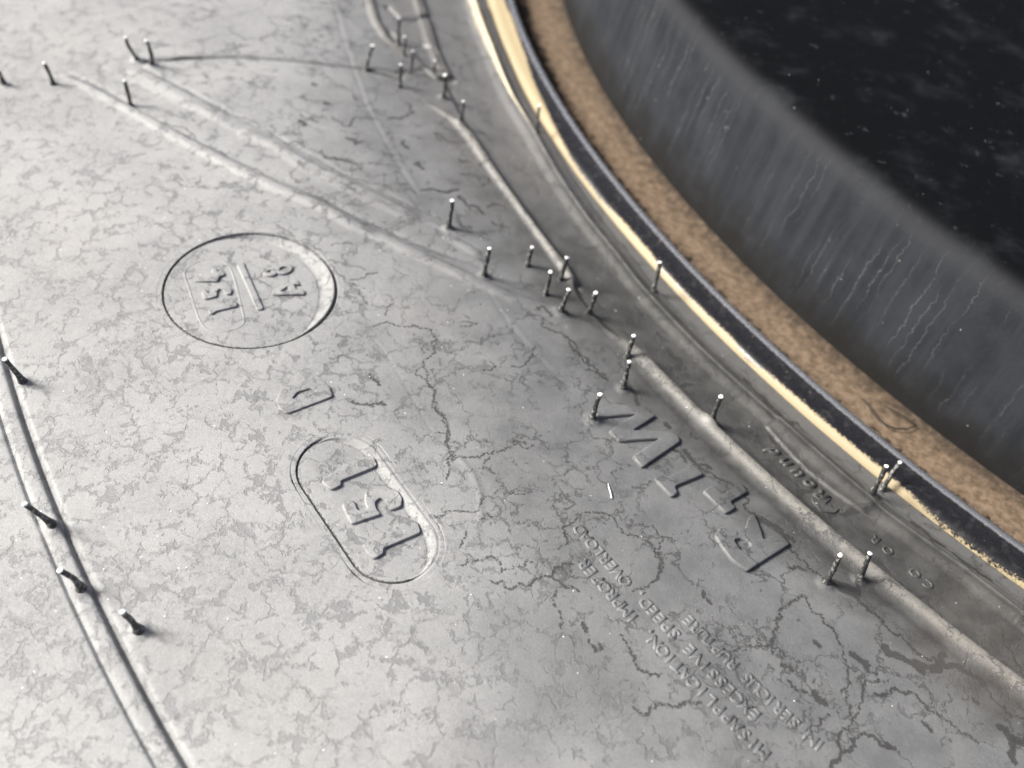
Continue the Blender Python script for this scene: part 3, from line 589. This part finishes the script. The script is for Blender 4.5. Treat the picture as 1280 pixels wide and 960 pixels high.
# rounded box round 154: a thin raised line
def ribbon(name, px, w, h, zf, closed=False, label=None, hh=0.0, mat=RUB):
    P = g(px, h=hh); Q = []
    for i in range(len(P)-(0 if closed else 1)):
        p0, p1, p2, p3 = (P[(i+k-1) % len(P)] if closed else P[min(max(i+k-1, 0), len(P)-1)] for k in range(4))
        for t in np.linspace(0, 1, 8, endpoint=False):
            Q.append(0.5*((2*p1)+(-p0+p2)*t+(2*p0-5*p1+4*p2-p3)*t*t+(-p0+3*p1-3*p2+p3)*t**3))
    if not closed: Q.append(P[-1])
    Q = np.array(Q); T = np.roll(Q, -1, 0)-np.roll(Q, 1, 0)
    if not closed: T[0] = Q[1]-Q[0]; T[-1] = Q[-1]-Q[-2]
    T /= np.hypot(T[:, 0], T[:, 1])[:, None]; N = np.c_[-T[:, 1], T[:, 0]]
    cs = [(-1.6, -0.06), (-1, 0.15*h), (-0.5, 0.8*h), (0, h), (0.5, 0.8*h), (1, 0.15*h), (1.6, -0.06)]
    tp = np.ones(len(Q))
    if not closed: e = np.minimum(np.arange(len(Q)), np.arange(len(Q))[::-1]); tp = np.clip(e/5, 0.05, 1)
    XY = np.stack([Q+N*(u*w*0.5) for u, _ in cs], 0); ZZ = np.stack([zf(Q+N*(u*w*0.5))+hz*tp for u, hz in cs], 0)
    me = gridmesh(name, XY[..., 0], XY[..., 1], ZZ, closed); o = link(name, me, mat, tyre)
    if label: o['label'] = label
    return o
ribbon('outline', C(220, 300, 6.4, [(150,545),(190,655),(245,725),(320,745),(420,735),(510,700),(545,650),(530,560),(500,440),(470,320),(430,220),(360,165),(250,160),(150,190),(85,240),(70,300),(105,400)]), 0.40, 0.075, ZE, True, 'thin raised outline round 154', -.3)

# small warning text: one object per letter, from the built-in font
_glc = {}
def char_loops(ch):
    if ch in _glc: return _glc[ch]
    cu = bpy.data.curves.new('t', 'FONT'); cu.body = ch; cu.size = 1.0; cu.fill_mode = 'NONE'; cu.resolution_u = 2
    ob = bpy.data.objects.new('t', cu); COL.objects.link(ob)
    dg = bpy.context.evaluated_depsgraph_get(); m = ob.evaluated_get(dg).to_mesh()
    nb = {}
    for e in m.edges: nb.setdefault(e.vertices[0], []).append(e.vertices[1]); nb.setdefault(e.vertices[1], []).append(e.vertices[0])
    co = [np.array(v.co[:2]) for v in m.vertices]; seen = set(); loops = []
    for s0 in nb:
        if s0 in seen: continue
        L = [s0]; seen.add(s0); cur = s0
        while True:
            nx = [k for k in nb[cur] if k not in seen]
            if not nx: break
            cur = nx[0]; seen.add(cur); L.append(cur)
        if len(L) > 2: loops.append(np.array([co[k] for k in L]))
    ob.evaluated_get(dg).to_mesh_clear(); bpy.data.objects.remove(ob); bpy.data.curves.remove(cu)
    ar = lambda P: abs(0.5*np.sum(P[:, 0]*np.roll(P[:, 1], -1)-np.roll(P[:, 0], -1)*P[:, 1]))
    loops.sort(key=lambda P: -ar(P))
    keep = []
    for P in loops:
        k = [P[0]]
        for q in P[1:]:
            if np.hypot(*(q-k[-1])) > 0.012: k.append(q)
        keep.append(np.array(k))
    _glc[ch] = keep; return keep
def textline(s, ia, pa, ib, pb, size, h, wide=1.0, shear=0.0, drop=0.35, bold=0.035):
    (ra, rb), (ta, tb) = pol(g([pa, pb]))
    for i, ch in enumerate(s):
        if ch == ' ': continue
        f = (i-ia)/(ib-ia); r_ = ra+(rb-ra)*f; t_ = ta+(tb-ta)*f
        up = np.array([math.cos(t_), math.sin(t_)]); rt = np.array([math.sin(t_), -math.cos(t_)]); c = up*r_
        L = char_loops(ch)
        if not L: continue
        x0 = min(P[:, 0].min() for P in L); x1 = max(P[:, 0].max() for P in L); mx = (x0+x1)/2
        outer = L[0]; lo = [outer]+[P for P in L[1:] if P[:, 0].min() > outer[:, 0].min() and P[:, 0].max() < outer[:, 0].max() and P[:, 1].max() < outer[:, 1].max()+.01]
        W = []
        for k, P in enumerate(lo):
            P = offset(P, bold if k == 0 else -bold*0.8)
            yy = P[:, 1]-drop
            W.append(c+((P[:, 0]-mx)*wide+shear*yy)[:, None]*size*rt+yy[:, None]*size*up)
        vs, fs, rings, tops = [], [], [], []
        for k, P in enumerate(W):
            sg = 1 if k == 0 else -1; lay = []
            for d, hh in ((.16*sg, -.08), (.05*sg, .35*h), (-.04*sg, h)):
                q = offset(P, d); z = ZT(q)+hh; lay.append((len(vs), len(q))); vs += [(a0, b0, c0) for (a0, b0), c0 in zip(q, z)]
            for (b0, n), (b1, _) in zip(lay[:-1], lay[1:]):
                fs += [(b0+m_, b0+(m_+1) % n, b1+(m_+1) % n, b1+m_) for m_ in range(n)]
            tops.append([Vector((*vs[lay[-1][0]+m_][:2], 0)) for m_ in range(n)]); rings += list(range(lay[-1][0], lay[-1][0]+n))
        for t in tessellate_polygon(tops): fs.append(tuple(rings[m_] for m_ in t))
        me = pymesh('letter', vs, fs); bm = bmesh.new(); bm.from_mesh(me); bmesh.ops.recalc_face_normals(bm, faces=bm.faces)
        if sum(ff.normal.z*ff.calc_area() for ff in bm.faces) < 0: bmesh.ops.reverse_faces(bm, faces=bm.faces)
        bm.to_mesh(me); bm.free(); link('letter', me, RUB, tyre, True)
textline('MISAPPLICATION, IMPROPER', 23, (730,705), 4, (909,897), 2.45, 0.13)
textline('EXCESSIVE SPEED, OVERLOAD', 24, (724,662), 10, (843,793), 2.45, 0.13)
textline('IN SERIOUS RUPTURE', 17, (861,776), 9, (934,848), 2.45, 0.11)
textline('Round', 4, (967,562), 1, (1011,602), 3.4, 0.3, 1.1, 0.3, bold=.03)
glyph('letter', G(940, 520, 6.856, [(520,700),(600,800),(720,815),(765,775),(690,770),(640,735),(690,690),(600,640),(540,650)], [(565,690),(610,700),(640,680),(590,660)], h=.0), ZT, 0.25, 'larger initial R of the script word', .06)
textline('CO OR', 4, (1096,671), 0, (1163,728), 2.4, 0.14, bold=.02)

# ------------------------------------------------------------------ vent hairs
def ray_at(px, z):
    q = g([px], z=z)[0]; return np.array([q[0], q[1], z])
def project_v(P):
    d = np.array(P)-CAM; zc = d@_fw; return np.array([640+FPX*(d@_r)/zc, 480-FPX*(d@_u)/zc])
def hair(b, t, k):
    q = g([b])[0]; zb_ = float(ZT(q)[0]); B = np.array([q[0], q[1], zb_])
    v5 = project_v(B+[0, 0, 5])-project_v(B); ob = np.array(t, float)-np.array(b)
    h = float(ob@v5/(v5@v5)*5); h = max(h, 1.5)
    T = ray_at(t, zb_+h)
    rad = 0.40 if k not in (10, 20, 12, 7, 8) else 0.30
    n, m = 12, 9; bend = rng.normal(size=2)*0.13; jit = rng.normal(size=(n, 2))*0.03
    vs, fs = [], []
    prof_r = lambda s: rad*(1+0.9*math.exp(-s*h/0.45)+0.10*math.sin(s*9+k))
    if k >= 30: prof_r = lambda s: rad*1.05*(1+1.0*math.exp(-s*h/0.7)+0.05*math.sin(s*9+k))
    for i in range(m):
        s = (i/(m-1))**1.3; c = B+(T-B)*s; c = c+np.array([*(bend*4*s*(1-s)), 0])-np.array([0, 0, 0.12])*(i == 0)
        c[:2] += jit[i % n]*min(1, s*3)
        for j in range(n):
            a0 = 2*math.pi*j/n; vs.append(c+np.array([math.cos(a0), math.sin(a0), 0])*prof_r(s))
    for i in range(m-1):
        for j in range(n): fs.append((i*n+j, i*n+(j+1) % n, (i+1)*n+(j+1) % n, (i+1)*n+j))
    top = len(vs)-n; c = T+np.array([0, 0, 0.0])
    r2 = prof_r(1)*0.72; e0 = len(vs)
    tilt = rng.normal(size=2)*0.25
    for j in range(n):
        a0 = 2*math.pi*j/n; vs.append(c+np.array([math.cos(a0)*r2, math.sin(a0)*r2, 0.16+r2*(tilt[0]*math.cos(a0)+tilt[1]*math.sin(a0))]))
    nf = len(fs)
    for j in range(n): fs.append((top+j, top+(j+1) % n, e0+(j+1) % n, e0+j))
    fs.append(tuple(range(e0, e0+n)))
    me = pymesh('vent_hair', vs, fs)
    o = link('vent_hair', me, [HAIR, TIP], tyre)
    me.polygons[len(fs)-1].material_index = 1
    for j in range(nf, len(fs)): me.polygons[j].material_index = 1
    me.polygons[len(fs)-1].use_smooth = False
    return o
for k, (b, t) in enumerate(HAIRS): hair(b, t, k)

# ------------------------------------------------------------------ the wheel inside the tyre
wheel = tagd(empty('wheel', (0, 0, -0.150)), 'black painted wheel with a dirt filled gutter, seated inside the tyre', 'wheel')
def turned(name, PR, mat, parent, seg=720, sm=True, wob=None):
    th = np.linspace(-math.pi, math.pi, seg, endpoint=False); A = np.array(PR, float)
    R_ = A[:, 0][:, None]+0*th[None]; Z_ = A[:, 1][:, None]+0*th[None]
    if wob is not None: R_, Z_ = wob(R_, Z_, th[None]+0*R_)
    me = gridmesh(name, R_*np.cos(th), R_*np.sin(th), Z_, True)
    return link(name, me, mat, parent, sm)
def arc(cx, cz, r_, a0, a1, n): return [(cx+r_*math.cos(math.radians(t)), cz+r_*math.sin(math.radians(t))) for t in np.linspace(a0, a1, n)]
fl = [(275.7, -9), (275.4, -4.2), (275.2, -2.6), (274.8, -1.75), (274.3, -1.3), (273.9, -1.1), (273.4, -0.95), (272.2, -0.75), (271.2, -0.35)] + arc(269.9, -1.0, 1.15, 75, 200, 12) + [(268.6, -3.0), (268.0, -5.0), (266, -6.2), (262, -6.6), (255, -6.7), (253.4, -6.4)]
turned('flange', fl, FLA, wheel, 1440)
wl = [(253.6, -7), (253.2, -3), (252.6, 4), (252.0, 14), (251.4, 20)] + arc(246.2, 23.0, 5.2, 4, 86, 18) + [(238, 28.5), (200, 30.5), (150, 31.5), (110, 31.5), (108, 30), (107, -20), (60, -22), (0.5, -22)]
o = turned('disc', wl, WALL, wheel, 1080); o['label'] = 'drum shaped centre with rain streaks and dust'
def wob(R_, Z_, T):
    a = 0.05*np.sin(T*170+3*np.sin(T*31))+0.05*np.sin(T*420+R_*1.3)*np.cos(R_*2.1+T*90)
    return R_, Z_+a*((R_ < 263) & (R_ > 253.8))
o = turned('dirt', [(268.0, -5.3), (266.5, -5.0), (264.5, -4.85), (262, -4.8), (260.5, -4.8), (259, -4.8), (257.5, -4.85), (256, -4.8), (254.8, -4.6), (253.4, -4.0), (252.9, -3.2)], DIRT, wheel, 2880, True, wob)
o['kind'] = 'stuff'; o['label'] = 'tan dirt packed in the wheel gutter'
turned('barrel', [(277, -12), (272, -30), (262, -60), (255, -150), (262, -240), (276, -268), (277, -284), (274, -286), (270, -268), (256, -240), (249, -150), (253, -30), (253.3, -7.2)], FLA, wheel, 360)

# ------------------------------------------------------------------ loose bits and the ground
def strand(name, pts, rad, mat, parent=None):
    vs, fs = [], []; n = 6; P = [np.array(p, float) for p in pts]
    for i, c in enumerate(P):
        t = (P[min(i+1, len(P)-1)]-P[max(i-1, 0)]); t /= np.linalg.norm(t); a_ = np.cross(t, [0, 0, 1.0]); a_ /= np.linalg.norm(a_); b_ = np.cross(t, a_)
        rr = rad*(0.5 if i in (0, len(P)-1) else 1)
        for j in range(n): vs.append(c+(a_*math.cos(2*math.pi*j/n)+b_*math.sin(2*math.pi*j/n))*rr)
    for i in range(len(P)-1):
        for j in range(n): fs.append((i*n+j, i*n+(j+1) % n, (i+1)*n+(j+1) % n, (i+1)*n+j))
    fs += [tuple(range(n)), tuple(range((len(P)-1)*n, len(P)*n))]
    return link(name, pymesh(name, vs, fs), mat, parent)
def lay(px, h): return [np.array([*q, float(ZT(q)[0])+h]) for q in g(px)]
o = strand('lint', lay([(760,605),(761,610),(763,616),(764,622),(765,624)], 0.12), 0.14, LINT)
tagd(o, 'tiny white lint fibre on the bare sidewall between the large W and the small text', 'lint')
loop = [ray_at(p, -4.4+dz) for p, dz in (((1078,498),.2),((1086,508),.3),((1094,519),.4),((1106,530),.4),((1120,536),.4),((1134,536),.3),((1145,533),.2),((1142,530),.5),((1132,521),.7),((1118,513),.6),((1100,505),.4))]
dense = []
for i in range(len(loop)-1):
    for t in (0, .33, .66): dense.append(loop[i]*(1-t)+loop[i+1]*t+rng.normal(size=3)*0.06)
o = strand('fibre', dense, 0.15, FIB); tagd(o, 'curled dark fibre lying on the tan dirt at the right of the wheel gutter', 'fibre')
gm = bpy.data.meshes.new('ground'); gm.from_pydata([(-40, -40, -0.2905), (40, -40, -0.2905), (40, 40, -0.2905), (-40, 40, -0.2905)], [], [(0, 1, 2, 3)])
o = link('ground', gm, GRD, None, False); o['kind'] = 'structure'
